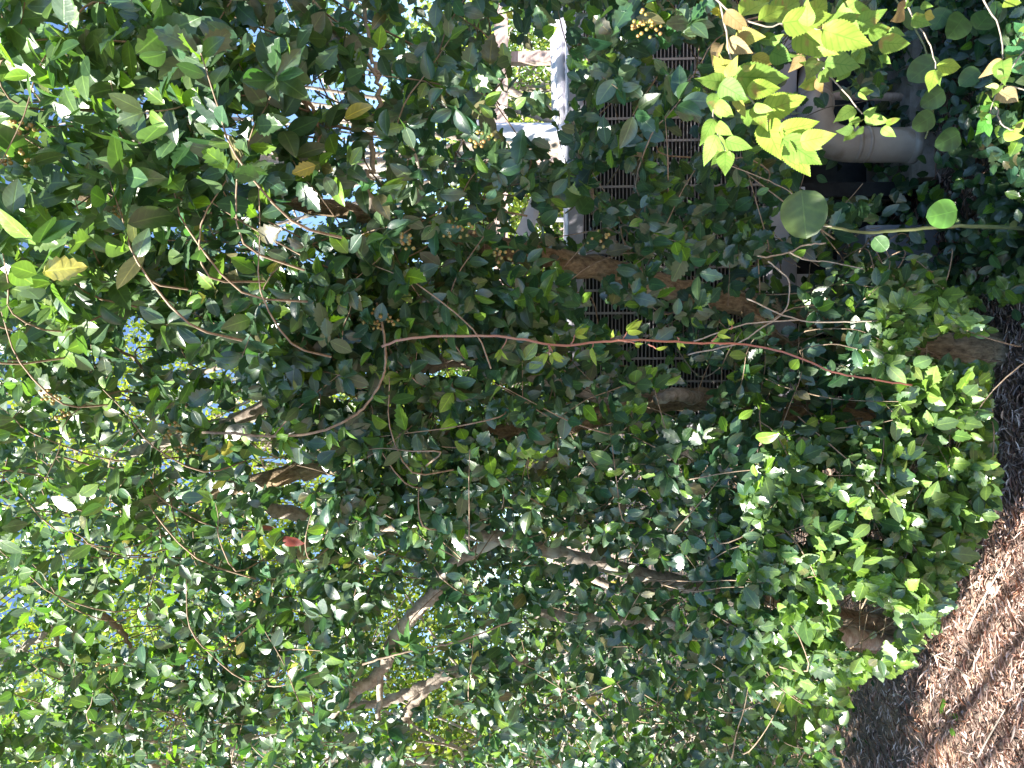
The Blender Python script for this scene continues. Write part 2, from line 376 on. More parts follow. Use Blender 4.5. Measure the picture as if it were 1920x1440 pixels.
# ------------------------------------------------------------------ ground
def make_ground():
    n = 90
    xs = np.concatenate([[-400, -100, -30, -12], np.linspace(-6, 6, n), [12, 30, 100, 400]])
    ys = np.concatenate([[-300, -60, -10], np.linspace(-3, 9, n), [14, 30, 100, 500]])
    X, Y = np.meshgrid(xs, ys, indexing='ij')
    Z = 0.012 * np.sin(X * 3.1 + 1) * np.cos(Y * 2.7) + 0.008 * np.sin(X * 9 + Y * 5) - 0.012
    co = np.stack([X, Y, Z], -1).reshape(-1, 3); ny = len(ys)
    i, j = np.meshgrid(np.arange(len(xs) - 1), np.arange(ny - 1), indexing='ij')
    a = (i * ny + j).ravel(); q = np.stack([a, a + ny, a + ny + 1, a + 1], 1)
    o = mesh_np('ground', co, q, M_GROUND)
    tag(o, 'bare brown soil under the dead leaves', 'ground', kind='structure')
make_ground()

def make_litter():
    K = 56000
    px = rng.uniform(1380, 2080, K * 3); py = rng.uniform(-250, 1650, K * 3)
    P = np.array([ground_at(a, b) for a, b in zip(px, py)])
    ok = (P[:, 1] > 0.8) & (P[:, 1] < 7)
    P = P[ok][:K]; K = len(P)
    P[:, 2] = rng.uniform(0.002, 0.03, K)
    ang = rng.uniform(0, 2 * math.pi, K)
    ax = np.stack([np.cos(ang), np.sin(ang), rng.normal(0, 0.22, K)], 1)
    nn = np.stack([rng.normal(0, 0.45, K), rng.normal(0, 0.45, K), np.ones(K)], 1)
    pal = np.array([(0.26,0.18,0.14),(0.38,0.29,0.23),(0.17,0.11,0.085),(0.46,0.37,0.31),(0.22,0.12,0.085),(0.10,0.07,0.055),(0.32,0.20,0.13),(0.32,0.26,0.22)])
    c = pal[rng.integers(0, len(pal), K)] * rng.uniform(0.7, 1.25, (K, 1))
    size = rng.uniform(0.005, 0.022, K) ; wide = np.ones(K)
    thin = rng.random(K) < 0.84; size[thin] = rng.uniform(0.010, 0.065, thin.sum()); wide[thin] = rng.uniform(0.04, 0.11, thin.sum()); lg = rng.random(K) < 0.02; size[lg] = rng.uniform(0.06, 0.11, lg.sum()); wide[lg] = rng.uniform(0.014, 0.03, lg.sum()); c[lg] = np.array([0.34, 0.27, 0.22]); c[thin] *= 1.2; c = c * np.array([1.62, 1.58, 1.62])
    T = [leaf_template('smooth', 4, 0.3, 0.10, 0.28, 1), leaf_template('smooth', 4, -0.4, -0.12, 0.22, 2), leaf_template('lance', 4, 0.6, 0.04, 0.25, 3)]
    o = leaf_mesh('leaf_litter', T, P, ax, nn, size, c, M_LITTER, wide=wide)
    tag(o, 'dry brown leaves, bark shreds and straw scattered over the soil', 'leaf litter', kind='stuff')
make_litter()

# ------------------------------------------------------------------ holly trees
trees = [empty('holly_tree', ground_at(1905, 648), 'holly tree whose leaning trunk stands beside the grilled cabinet, closest to the grey pipe', 'tree', 'holly trees of the hedge'),
         empty('holly_tree', ground_at(1720, 800), 'holly tree with two long slanting limbs rising behind the red bramble cane', 'tree', 'holly trees of the hedge'),
         empty('holly_tree', ground_at(1700, 1210), 'holly tree with several pale stems over the dark shaded hollow, far from the pipe', 'tree', 'holly trees of the hedge')]
bases = [np.array(t.location) for t in trees]
def limb(tree, name, pts, mat=M_BARK, n=10, off=0.42, wob=0.05):
    """pts: (px, py, width in photo px[, depth])"""
    P = []; R = []
    for p in pts:
        d = p[3] if len(p) > 3 else float(depth(np.array([float(p[0])]), np.array([float(p[1])]))[0]) + off
        P.append(at(p[0], p[1], d)); R.append(p[2] * d / F / 2)
    q = smooth_path(np.hstack([P, np.array(R)[:, None]]), 6)
    q[1:-1, :3] += rng.normal(0, 0.004, (len(q) - 2, 3)) * (1 if q[:, 3].max() > 0.008 else 0.5)
    mb = MB(); mb.tube(q[:, :3], np.maximum(q[:, 3], 0.0008), n, wob=wob)
    return mb.build(name, mat, trees[tree] if isinstance(tree, int) else tree)
limb(0, 'trunk', [(1925,645,76,2.62),(1860,652,64,2.62),(1760,650,56,2.6),(1640,622,48,2.6),(1500,585,44,2.6),(1380,572,44,2.5),(1250,540,46,2.4),(1130,505,46,2.3),(1000,478,44,2.2),(800,430,38,2.1),(620,390,32,2.0),(400,378,22,1.9),(130,368,14,1.8),(-150,340,10,1.7)], M_BARKD, 14)
limb(0, 'limb', [(1385,572,26,2.5),(1430,610,22,2.45),(1480,640,18),(1560,640,12)], M_BARKD)
limb(0, 'limb', [(700,395,16),(690,340,10),(697,290,10),(709,220,9),(708,140,9),(692,85,7),(684,0,7),(676,-90,6)], M_TWIGP, off=0.2)
limb(0, 'limb', [(708,145,8),(670,95,6),(618,40,5),(560,-40,4)], M_TWIGP, off=0.2)
limb(0, 'limb', [(705,138,7),(745,135,6),(790,130,4)], M_TWIGP, off=0.2)
limb(0, 'limb', [(1150,470,20,2.3),(1140,430,15,2.3),(1115,380,10),(1090,300,7),(1070,220,6)], M_BARK)
limb(0, 'limb', [(750,248,7),(800,330,6),(815,350,5)], M_TWIGP, off=0.15)
limb(0, 'limb', [(470,90,5),(560,180,8),(600,230,7),(700,250,5)], M_TWIG, off=0.15)
limb(0, 'limb', [(440,60,6),(520,140,7),(585,200,7),(600,280,5)], M_TWIG, off=0.05)
limb(1, 'trunk', [(1760,800,60,2.85),(1560,775,50,2.8),(1400,755,46,2.7),(1300,748,44,2.65),(1180,765,40,2.6),(1050,800,36,2.5),(930,812,34,2.4),(820,820,32,2.35),(650,860,36,2.3),(560,885,36,2.3),(450,912,30,2.3),(360,935,20,2.3),(200,960,12)], M_BARKD, 14)
limb(1, 'limb', [(1180,765,30,2.6),(1040,715,30,2.5),(930,685,32,2.4),(860,675,32,2.35),(780,690,28,2.3),(700,708,26,2.25),(640,722,24,2.25),(560,748,26,2.25),(470,776,26,2.25),(380,808,24,2.25),(250,850,16)], M_BARK, 14)
limb(1, 'limb', [(560,748,14,2.25),(500,720,12),(470,680,14),(400,690,10),(320,712,10),(290,735,7)], M_TWIGP, off=0.5)
limb(1, 'limb', [(1040,855,24),(1000,885,16),(960,935,10)], M_BARK)
limb(1, 'limb', [(1320,745,24,2.66),(1270,740,26,2.5),(1230,750,20,2.5)], M_BARK)
limb(1, 'limb', [(395,800,12),(300,710,7),(200,640,6)], M_TWIG)
limb(2, 'trunk', [(1712,1224,34,3.36),(1690,1220,38,3.34),(1640,1205,38,3.25),(1560,1190,40,2.85),(1450,1165,30,2.8),(1330,1110,28,2.75),(1230,1082,28,2.7),(1050,1040,28,2.65),(940,1010,24,2.6),(700,985,22,2.6),(540,962,28,2.5),(440,930,20,2.4)], M_BARK, 12)
limb(2, 'trunk', [(1708,1246,28,3.38),(1690,1242,32,3.36),(1640,1230,32,3.25),(1560,1222,34,2.9),(1400,1180,26,2.8),(1180,1165,26,2.8),(1000,1150,20)], M_BARK, 12)
limb(2, 'limb', [(1706,1182,34,3.4),(1680,1176,34,3.4),(1600,1160,32,3.3),(1480,1130,26,3.1),(1300,1095,20,3.0)], M_BARKD, 12)
limb(2, 'limb', [(940,1010,20,2.6),(860,1050,22,2.6),(828,1085,22,2.6),(812,1115,25,2.6),(782,1148,26,2.6),(752,1180,27,2.6),(733,1210,26,2.6),(728,1240,22,2.6),(715,1270,14,2.6),(710,1350,9,2.6)], M_BARK, 12, wob=0.07)
limb(2, 'limb', [(733,1215,22,2.6),(700,1272,22,2.6),(660,1300,24,2.55),(640,1325,16,2.55),(600,1360,10)], M_BARK, 12)
limb(2, 'limb', [(990,1235,16,2.75),(860,1258,22,2.75),(800,1286,24,2.75),(750,1306,20,2.75),(690,1320,14),(600,1330,8)], M_BARK, 12)
limb(2, 'limb', [(805,1284,20,2.75),(770,1325,20,2.75),(762,1355,18,2.75),(740,1395,16,2.75),(715,1440,14,2.75),(690,1500,10,2.75)], M_BARK, 12)
limb(2, 'limb', [(-60,1270,16),(10,1235,14),(60,1205,13),(100,1172,9)], M_BARK, off=0.3)
limb(2, 'limb', [(100,1160,9),(107,1200,9),(112,1243,9),(170,1285,14),(230,1345,13),(265,1400,14),(300,1450,10)], M_TWIGP, off=0.35)
limb(2, 'limb', [(170,1140,12),(215,1172,12),(245,1215,6)], M_TWIG, off=0.35)
limb(2, 'limb', [(360,1170,9),(342,1210,9),(344,1280,7)], M_TWIG, off=0.2)
limb(2, 'limb', [(1110,1085,14),(1200,1110,12),(1290,1090,10)], M_BARK, off=0.3)
limb(2, 'limb', [(1565,930,6),(1568,980,9),(1572,1020,7)], M_RUST, off=0.35)

def holly_cols(K, shade=1.0):
    t = rng.random((K, 1))
    c = (1 - t) * np.array([0.024, 0.060, 0.032]) + t * np.array([0.052, 0.106, 0.044])
    c = c * np.stack([rng.uniform(.75, 1.35, K), np.ones(K), rng.uniform(.7, 1.3, K)], 1)
    k = rng.random(K)
    y = (k > 0.95) & (k < 0.98); c[y] = np.array([0.10, 0.095, 0.045]) * rng.uniform(.6, 1.2, (y.sum(), 1))
    y = k < 0.13; c[y] = np.array([0.12, 0.22, 0.025]) * rng.uniform(0.7, 1.2, (y.sum(), 1))
    y = k > 0.997; c[y] = np.array([0.30, 0.27, 0.05])
    return c

def grow(px, py, dd, ltemps, per=(7, 12), lsize=(0.052, 0.088), twigs=True, gapchk=True, back=0.24, prob=1.0, young=1.0):
    """sprays of holly: returns leaf arrays + twig paths + owner tree"""
    S = len(px); tip = at_n(px, py, dd)
    d = nrm(np.stack([rng.normal(0, 0.75, S), rng.normal(-0.55, 0.35, S), rng.normal(0.05, 0.6, S)], 1))
    L = rng.uniform(0.10, 0.24, S)
    owner = np.where(py + rng.normal(0, 50, S) < 560, 0, np.where(py + rng.normal(0, 50, S) < 900, 1, 2))
    Pp, A, Nn, Sz, C, O = [], [], [], [], [], []
    cnt = rng.integers(per[0], per[1] + 1, S)
    sprc = rng.uniform(0.75, 1.3, S)
    for i in range(S):
        k = cnt[i]; f = np.sort(1 - rng.random(k) ** 1.6); f[-4:] = rng.uniform(0.93, 1.0, 4)
        u = nrm(np.cross(d[i], np.array([0.1, 0.2, 1.0]))); v = np.cross(d[i], u)
        ph = np.arange(k) * 2.4 + rng.uniform(0, 6.3) + rng.normal(0, 0.3, k)
        rad = np.cos(ph)[:, None] * u + np.sin(ph)[:, None] * v
        fw = np.where(f > 0.92, 0.75, 0.4)[:, None] + rng.normal(0, 0.15, (k, 1))
        a = nrm(rad + fw * d[i] + np.array([0, -0.05, -0.18]))
        n = np.array([-0.17, -0.58, 0.72 - 0.42 * min(1, max(0, (tip[i, 2] - 0.8) / 1.4))]) + d[i] * 0.35 + rng.normal(0, 0.38, (k, 3))
        p = tip[i] + d[i] * (f[:, None] - 1) * L[i] + a * 0.006
        Pp.append(p); A.append(a); Nn.append(n)
        Sz.append(rng.uniform(*lsize, k) * (0.75 + 0.25 * rng.random()) * (1.0 if px[i] < 560 and py[i] < 700 else 0.86) * rng.uniform(0.8, 1.12))
        C.append(np.full(k, sprc[i])); O.append(np.full(k, owner[i]))
    Pp = np.concatenate(Pp); A = np.concatenate(A); Nn = np.concatenate(Nn); Sz = np.concatenate(Sz); O = np.concatenate(O)
    col = holly_cols(len(Pp)) * np.concatenate(C)[:, None]
    ux, uy, _ = unproj(Pp); sun_tint = np.clip((ux - 1350) / 200, 0, 1) * np.maximum(np.clip((uy - 780) / 150, 0, 1), np.clip((ux - 1600) / 80, 0, 1) * np.clip((uy - 500) / 60, 0, 1)) * 0.75 + np.clip((420 - ux) / 300, 0, 1) * 0.35
    sun_tint = (sun_tint * young * rng.uniform(0, 1.4, len(ux)))[:, None].clip(0, 1); col = col * (1 - sun_tint) + sun_tint * np.array([0.145, 0.235, 0.05])  # sunlight painted into leaf colour: paler yellow-green in the sunlit zones
    if gapchk:
        cx, cy, _ = unproj(Pp + A * Sz[:, None] * 0.5)
        k = keep(cx, cy, prob=prob) & (Pp[:, 2] > 0.03)
        Pp, A, Nn, Sz, O, col = Pp[k], A[k], Nn[k], Sz[k], O[k], col[k]
    tw = []
    if twigs:
        for i in range(S):
            b = tip[i] - d[i] * L[i]
            e = b - d[i] * 0.12 + np.array([rng.normal(0, 0.05), rng.uniform(0.5, 1.0) * back, rng.normal(-0.05, 0.08)])
            if gapchk:
                mx, my, _ = unproj(np.array([b, e, (b + e) / 2])); 
                if keep(mx, my, prob=1).sum() < 3 and rng.random() < 0.85: continue
                if rng.random() < 0.6: continue
            mid = b - d[i] * 0.07 + (e - b) * 0.35 + rng.normal(0, 0.008, 3)
            tw.append((owner[i], np.array([e, mid, b, b + d[i] * L[i] * 0.5 + rng.normal(0, 0.004, 3), tip[i]])))
    return Pp, A, Nn, Sz, col, O, tw

LE = [[], [], []]; TW = [[], [], []]
def add_layer(S, off, rng_px, rng_py, temps, key, **kw):
    px = rng.uniform(*rng_px, S); py = rng.uniform(*rng_py, S)
    d0 = depth(px, py)
    k = rng.random(S) < (d0 / 2.6) ** 1.2 * 1.2                      # the nearer, the fewer sprays cover the same view
    out = (px < -30) | (py < -30) | (py > 1470)
    k &= ~(out & (rng.random(S) < 0.55)); k &= py < 1560
    if off[0] > 0.1:
        k &= ~((px < 680) & (py < 520) & (rng.random(S) < 0.45)); k &= ~((px < 560) & (py > 950) & (rng.random(S) < 0.35))
    k &= (px < np.interp(py, BY, BX) + 10)
    px, py, d0 = px[k], py[k], d0[k]
    dd = d0 + rng.uniform(*off, len(px))
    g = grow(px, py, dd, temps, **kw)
    for t in range(3):
        s = g[5] == t
        LE[t].append([x[s] for x in g[:5]] + [key])
        TW[t] += [p for o, p in g[6] if o == t]
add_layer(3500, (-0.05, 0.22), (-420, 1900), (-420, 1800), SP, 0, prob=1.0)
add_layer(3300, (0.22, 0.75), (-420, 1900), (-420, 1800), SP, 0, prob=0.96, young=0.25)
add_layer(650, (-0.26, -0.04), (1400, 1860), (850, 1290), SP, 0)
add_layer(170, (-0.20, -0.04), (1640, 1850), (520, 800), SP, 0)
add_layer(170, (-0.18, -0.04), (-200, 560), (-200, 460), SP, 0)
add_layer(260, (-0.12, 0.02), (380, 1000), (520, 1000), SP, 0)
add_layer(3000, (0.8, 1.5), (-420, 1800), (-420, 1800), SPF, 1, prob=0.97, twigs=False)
for t in range(3):
    for key, temps in ((0, SP), (1, SPF)):
        pack = [l for l in LE[t] if l[5] == key]
        P_, A_, N_, S_, C_ = (np.concatenate([l[i] for l in pack]) for i in range(5))
        leaf_mesh('crown' if key == 0 else 'inner_crown', temps, P_, A_, N_, S_, C_, M_HOLLY, trees[t])
    mb = MB()
    for p in TW[t]:
        mb.tube(smooth_path(p, 3), np.linspace(0.0027, 0.0010, 13), 4, cap=False)
    mb.build('twigs', M_TWIG, trees[t])

# unseen tree added beside the viewer, its crown shaped to shade chosen areas
def shade_caster():
    t = empty('shade_caster', (-3.4, -1.6, 0), 'unseen tree added outside the view to dapple the hedge and soil with shade', 'tree')
    mb = MB(); P = smooth_path([(-3.4, -1.6, -.05), (-3.3, -1.4, 2.5), (-2.9, -0.9, 4.4), (-2.4, -0.2, 5.4)], 5); mb.tube(P, np.linspace(.13, .04, len(P)), 12, wob=.05); mb.build('trunk', M_BARK, t)
    c = []
    for (x0, x1, y0, y1, k) in ((600, 1420, 250, 900, 44), (1000, 1350, 850, 1050, 5), (1420, 1950, 340, 720, 20), (1500, 1950, -200, 340, 12), (700, 1300, 1000, 1400, 14), (-200, 600, 300, 1000, 6), (1560, 1700, 1150, 1800, 110)):
        for _ in range(k):
            a, b = rng.uniform(x0, x1), rng.uniform(y0, y1); d = float(depth(np.array([a]), np.array([b]))[0])
            if b > 1110 and a > 1560: d = float((ground_at(a, b) - CAM) @ FW)
            c.append(at(a, b, d) + SUN * rng.uniform(3.0, 4.4))
    c = np.array(c)
    hp = np.array([at(1300 + i * 60, j * 60, 1.15) for i in range(6) for j in range(-1, 6)])
    lit = [(x, y) for x in range(1400, 1880, 60) for y in range(820, 1260, 60)] + [(x, y) for x in range(1650, 1870, 60) for y in range(520, 820, 60)] + [(x, y) for x in range(0, 480, 80) for y in range(0, 420, 80)] + [(x, y) for x in range(0, 480, 90) for y in range(1050, 1441, 90)]
    lp = np.array(lit, float); lp = at_n(lp[:, 0], lp[:, 1], depth(lp[:, 0], lp[:, 1]) - 0.1); rel = c[:, None] - lp[None]; per = np.linalg.norm(rel - (rel @ SUN)[..., None] * SUN, axis=2).min(1); c = c[per > 0.3]
    rel = c[:, None] - hp[None]; al = rel @ SUN; per = np.linalg.norm(rel - al[..., None] * SUN, axis=2).min(1)
    c = c[per > 0.22]; ux, uy, ud = unproj(c); c = c[(ux < -150) | (uy > 1600) | (uy < -150) | ((c - CAM) @ FW < 0.1)]; br = MB()
    for q in c[::3]:
        r = P[rng.integers(8, len(P))]; br.tube(smooth_path([r, (r + q) / 2 + rng.normal(0, .1, 3), q], 3), np.linspace(.02, .004, 7), 5)
    br.build('branches', M_BARK, t)
    p = np.repeat(c, 42, 0) + rng.normal(0, 0.12, (len(c) * 42, 3)); ux, uy, ud = unproj(p); p = p[(ux < -90) | (uy > 1530) | (uy < -90) | ((p - CAM) @ FW < 0.02)]; K = len(p)
    leaf_mesh('crown', FARL, p, rng.normal(0, 1, (K, 3)), rng.normal(0, .6, (K, 3)) + np.array([0, 0, 1]), rng.uniform(.06, .1, K), np.array([.06, .12, .03]) * rng.uniform(.7, 1.3, (K, 1)), M_FAR, t)
shade_caster()

# berries
for (bx, by, nb, sp) in [(40,245,16,26),(28,300,16,24),(95,740,18,20),(118,775,10,18),(325,805,16,22),(345,840,12,18),(712,600,26,24),(1205,40,20,22),(1215,55,14,20),
        (860,432,16,26),(945,478,12,18),(905,262,14,18),(470,1120,14,20),(430,1205,10,16),(765,450,12,20),(225,400,12,20),(205,1250,14,22),(1120,450,8,20),(1600,820,12,12)]:
    d = float(depth(np.array([bx * 1.0]), np.array([by * 1.0]))[0]) - 0.10
    mb = MB(); c = at(bx, by, d); R = sp * d / F * 1.15
    for _ in range(nb):
        o = nrm(rng.normal(0, 1, 3)) * R * rng.random() ** 0.4
        mb.ball(c + o * np.array([0.8, 0.6, 1.25]), rng.uniform(0.0032, 0.0046), 8, 6)
    t = 0 if by < 560 else 1 if by < 900 else 2
    mb.build('berry_cluster', M_BERRY, trees[t])

# ------------------------------------------------------------------ low growth at the foot of the cabinet
def cover():
    S = 520
    px = rng.uniform(1640, 2080, S); py = rng.uniform(-260, 560, S)
    G = [(1745,300,60,60),(1800,340,40,60),(1730,70,22,26),(1790,330,30,40),(1760,470,34,26),(1860,300,30,20),(1715,180,24,50),(1800,520,40,20)]
    G = np.array(G, float)
    q = ((px[:, None] - G[:, 0]) / G[:, 2]) ** 2 + ((py[:, None] - G[:, 1]) / G[:, 3]) ** 2
    k = q.min(1) > 1; px, py = px[k], py[k]
    P = np.array([ground_at(a, b) for a, b in zip(px, py)])
    h = rng.uniform(0.04, 0.20, len(px)); dd = (P - CAM) @ FW * (1 - h / 1.6)
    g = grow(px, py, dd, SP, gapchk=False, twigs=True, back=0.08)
    k = g[0][:, 2] > 0.01
    o = leaf_mesh('ground_cover', SP, *[g[i][k] for i in range(5)], M_HOLLY)
    tag(o, 'dark glossy low leaves covering the soil below the grey pipe', 'ground cover', kind='stuff')
cover()

# ------------------------------------------------------------------ grilled cabinet, pipe, footing
def cabinet():
    Y = 3.15
    def X(py, y=Y): return (720 - py) / F * y
    def Z(px, y=Y):
        v = FW + UP * (960 - px) / F
        return CAM[2] + v[2] * y / v[1]
    x0, x1 = X(790), X(-170); zt, zb, zl = Z(1095), Z(1438), Z(1492)
    t = empty('grilled_cabinet', ((x0 + x1) / 2, Y + 0.3, 0), 'large grey metal equipment cabinet with fine slatted grilles behind the holly', 'cabinet')
    b = MB(); b.box((x0, Y + 0.05, zb), (x1, Y + 0.9, zt)); b.build('core', M_DARK, t)
    b = MB(); b.box((x0 - .02, Y - .01, zt), (x1 + .02, Y + 0.95, zt + 0.07)); b.build('top_cap', M_METAL, t, 0.006)
    b = MB(); b.box((x0 - .02, Y - .02, zl), (x1 + .02, Y + 0.92, zb)); b.build('base_panel', M_METAL, t, 0.006)
    xs = np.linspace(x0, x1, 4)
    for i in range(3):
        a, c = xs[i] + 0.02, xs[i + 1] - 0.02
        g = MB(); z = zb + 0.012
        while z < zt - 0.006:
            g.box((a, Y, z), (c, Y + 0.016, z + 0.0035)); z += 0.0158
        x = a + 0.05
        while x < c:
            g.box((x, Y - 0.004, zb + .001), (x + 0.010, Y - 0.0005, zt - .001)); x += 0.096
        g.build('grille', M_FIN, t)
    for x in xs:
        p = MB(); p.box((x - 0.019, Y - 0.012, zb + .001), (x + 0.019, Y + 0.045, zt - .001)); p.build('post', M_METAL, t, 0.004)
    for x in (x0 + 0.05, (x0 + x1) / 2 - 0.1, x1 - 0.1):
        for yy in (Y + 0.08, Y + 0.75):
            p = MB(); p.box((x - 0.03, yy, 0), (x + 0.03, yy + 0.06, zl)); p.build('leg', M_DARK, t)
    b = MB(); b.box((x0 + .1, Y + 0.45, 0.05), (x1 - .1, Y + 0.9, zl - .002)); b.build('lower_housing', M_DARK, t)
    b = MB(); b.box((X(700), Y - 0.02, 0.0), (X(430), Y + 0.3, Z(1620))); b.build('plinth', M_METAL, t, 0.01)
    # pale data plate on the base panel
    b = MB(); b.box((X(470), Y - 0.026, zl - .03), (X(360), Y - 0.0205, zb - 0.01)); b.build('plate', M_WHITE, t, 0.002)
    b = MB(); b.tube([(X(255), Y - .035, zl + .01), (X(255), Y - .035, zb + .14)], 0.012, 10); b.build('handle', M_WHITE, t)
    # pipes
    d = 2.86
    pt = empty('vent_pipe', at(1700, 272, d) * np.array([1, 1, 0]), 'thick grey pipe with an elbow joint coming out from under the cabinet', 'pipe')
    R = 0.066
    def pp(px, py, dd=d): return at(px, py, dd)
    path = smooth_path([pp(1712, 272), pp(1640, 272), pp(1580, 270), pp(1545, 255), pp(1530, 225), pp(1528, 195, 2.93), pp(1528, 150, 3.1), pp(1528, 120, 3.4)], 6)
    b = MB(); b.tube(path, R, 24); b.build('pipe', M_PVC, pt)
    for c0, c1, rr in ((pp(1598, 271), pp(1606, 271), R * 1.035), (pp(1618, 271), pp(1624, 271), R * 1.05), (pp(1700, 272), pp(1716, 272), R * 1.06)):
        b = MB(); b.tube([c0, c1], rr, 24); b.build('collar', M_PVC, pt)
    b = MB(); b.tube([pp(1528, 200, 2.915), pp(1528, 193, 2.945)], R * 1.09, 24); b.build('collar', M_PVC, pt)
    # round drum with dark mouth beside it
    dt = empty('round_duct', at(1700, 150, 3.3) * np.array([1, 1, 0]), 'black round duct mouth above the grey pipe elbow', 'duct')
    c = at(1515, 165, 3.25); b = MB()
    ang = np.linspace(0, 2 * math.pi, 29)[:-1]
    V = []; 
    for (r, y) in ((0.085, 0), (0.105, 0), (0.105, 0.3), (0.085, 0.3)):
        V += [(c[0] + r * math.cos(a), c[1] + y, c[2] + r * math.sin(a)) for a in ang]
    f = []
    for k in range(4):
        for j in range(28):
            A = k * 28 + j; B = k * 28 + (j + 1) % 28; kk = (k + 1) % 4
            f.append((A, B, kk * 28 + (j + 1) % 28, kk * 28 + j))
    b.add(V, f, True); b.build('rim', M_DARK, dt)
    b = MB(); b.tube([(c[0] + .02, c[1] + 0.05, c[2] - .03), (c[0] + .02, c[1] + 0.28, c[2] - .03)], 0.04, 16); b.build('hub', M_WOOD, dt)
    # timber bracket beside the elbow
    br = MB(); br.tube([at(1500, 178, 2.95), at(1690, 182, 2.95)], 0.018, 4); o = br.build('timber_batten', M_WOOD)
    tag(o, 'thin weathered batten standing beside the pipe elbow', 'batten')
    # footing
    b = MB(); g0 = ground_at(1768, 330); g1 = ground_at(1768, -60)
    n = 40; xs = np.linspace(g0[0], g1[0] + 0.4, n)
    yf = g0[1] + 0.06 * np.sin(xs * 7) * 0.3; V = []; f = []
    for i, x in enumerate(xs):
        e = rng.uniform(-0.012, 0.012)
        V += [(x, yf[i] + e, -0.02), (x, yf[i] + e + 0.01, 0.085 + rng.uniform(-.008, .008)), (x, yf[i] + 0.05, 0.10), (x, yf[i] + 0.9, 0.10)]
    for i in range(n - 1):
        for k in range(3): f.append((4*i+k, 4*i+4+k, 4*i+5+k, 4*i+1+k))
    f.append((0, 1, 2, 3)); e = 4 * (n - 1); f.append((e+3, e+2, e+1, e)); b.add(V, f)
    o = b.build('concrete_footing', M_CONC); tag(o, 'rough sunlit pale concrete footing at the bottom of the grey pipe', 'footing')
cabinet()

def frames():
    d = 3.75
    t = empty('metal_frame', at(1100, 250, d) * np.array([1, 1, 0]), 'pale galvanised post and rail frame rising above the grilled cabinet', 'frame')
    b = MB(); b.tube([at(1500, 252, d), at(905, 247, d)], 0.045, 16); b.build('post', M_WHITE, t)
    b = MB(); b.tube([at(1047, -120, d), at(1046, 40, d), at(1050, 236, d)], 0.042, 4); b.build('rail', M_WHITE, t)
    b = MB(); b.tube([at(1078, -120, d), at(1080, 60, d), at(1084, 300, d)], 0.012, 8); b.build('rod', M_RUST, t)
    b = MB(); b.tube(smooth_path([at(1064, 262, d), at(1058, 285, d), at(1070, 305, d), at(1092, 318, d)], 5), 0.03, 12); b.build('brace', M_WHITE, t)
    b = MB(); b.tube([at(905, 247, d), at(888, 246, d)], 0.055, 16); b.build('cap', M_WHITE, t)
    t = empty('timber_fence', at(1200, 200, 7) * np.array([1, 1, 0]), 'distant pinkish weathered timber rail fence beyond the metal frame', 'fence')
    b = MB(); p0 = at(940, -150, 7); p1 = at(948, 700, 7); b.box((p1[0], 7, p0[2] - .06), (p0[0], 7.05, p0[2] + .07)); b.build('rail', M_WOOD, t)
    for py in (-90, 100, 290, 480, 670):
        q = at(940, py, 7); b = MB(); b.box((q[0] - .05, 7.06, 0), (q[0] + .05, 7.16, q[2] + .1)); b.build('post', M_WOOD, t)
    # tilted pale sheet
    t = empty('tilted_panel', at(1200, 405, 4.3) * np.array([1, 1, 0]), 'pale blue tilted sheet on a thin arm, seen left of the metal frame', 'panel')
    A, B, Cc, D = at(955, 462, 4.3), at(992, 448, 4.4), at(1012, 380, 4.4), at(1000, 360, 4.3)
    off = np.array([0.0, 0.02, -0.012]); b = MB()
    b.add([A, B, Cc, D, A + off, B + off, Cc + off, D + off], [(0,1,2,3),(7,6,5,4),(0,4,5,1),(1,5,6,2),(2,6,7,3),(3,7,4,0)]); b.build('sheet', M_BLUE, t)
    b = MB(); b.tube([at(990, 415, 4.42), at(1040, 412, 4.42), at(1300, 412, 4.42)], 0.014, 8); b.build('arm', M_WHITE, t)
    # bright plate at grille's far edge
    b = MB(); p = at(1118, 556, 3.5); b.box((p[0] - .1, p[1], 0.0), (p[0] + .1, p[1] + .03, p[2] + .03)); o = b.build('white_board', M_WHITE, None, 0.004)
    tag(o, 'white upright board behind the rough trunk at the end of the grille', 'board')
frames()

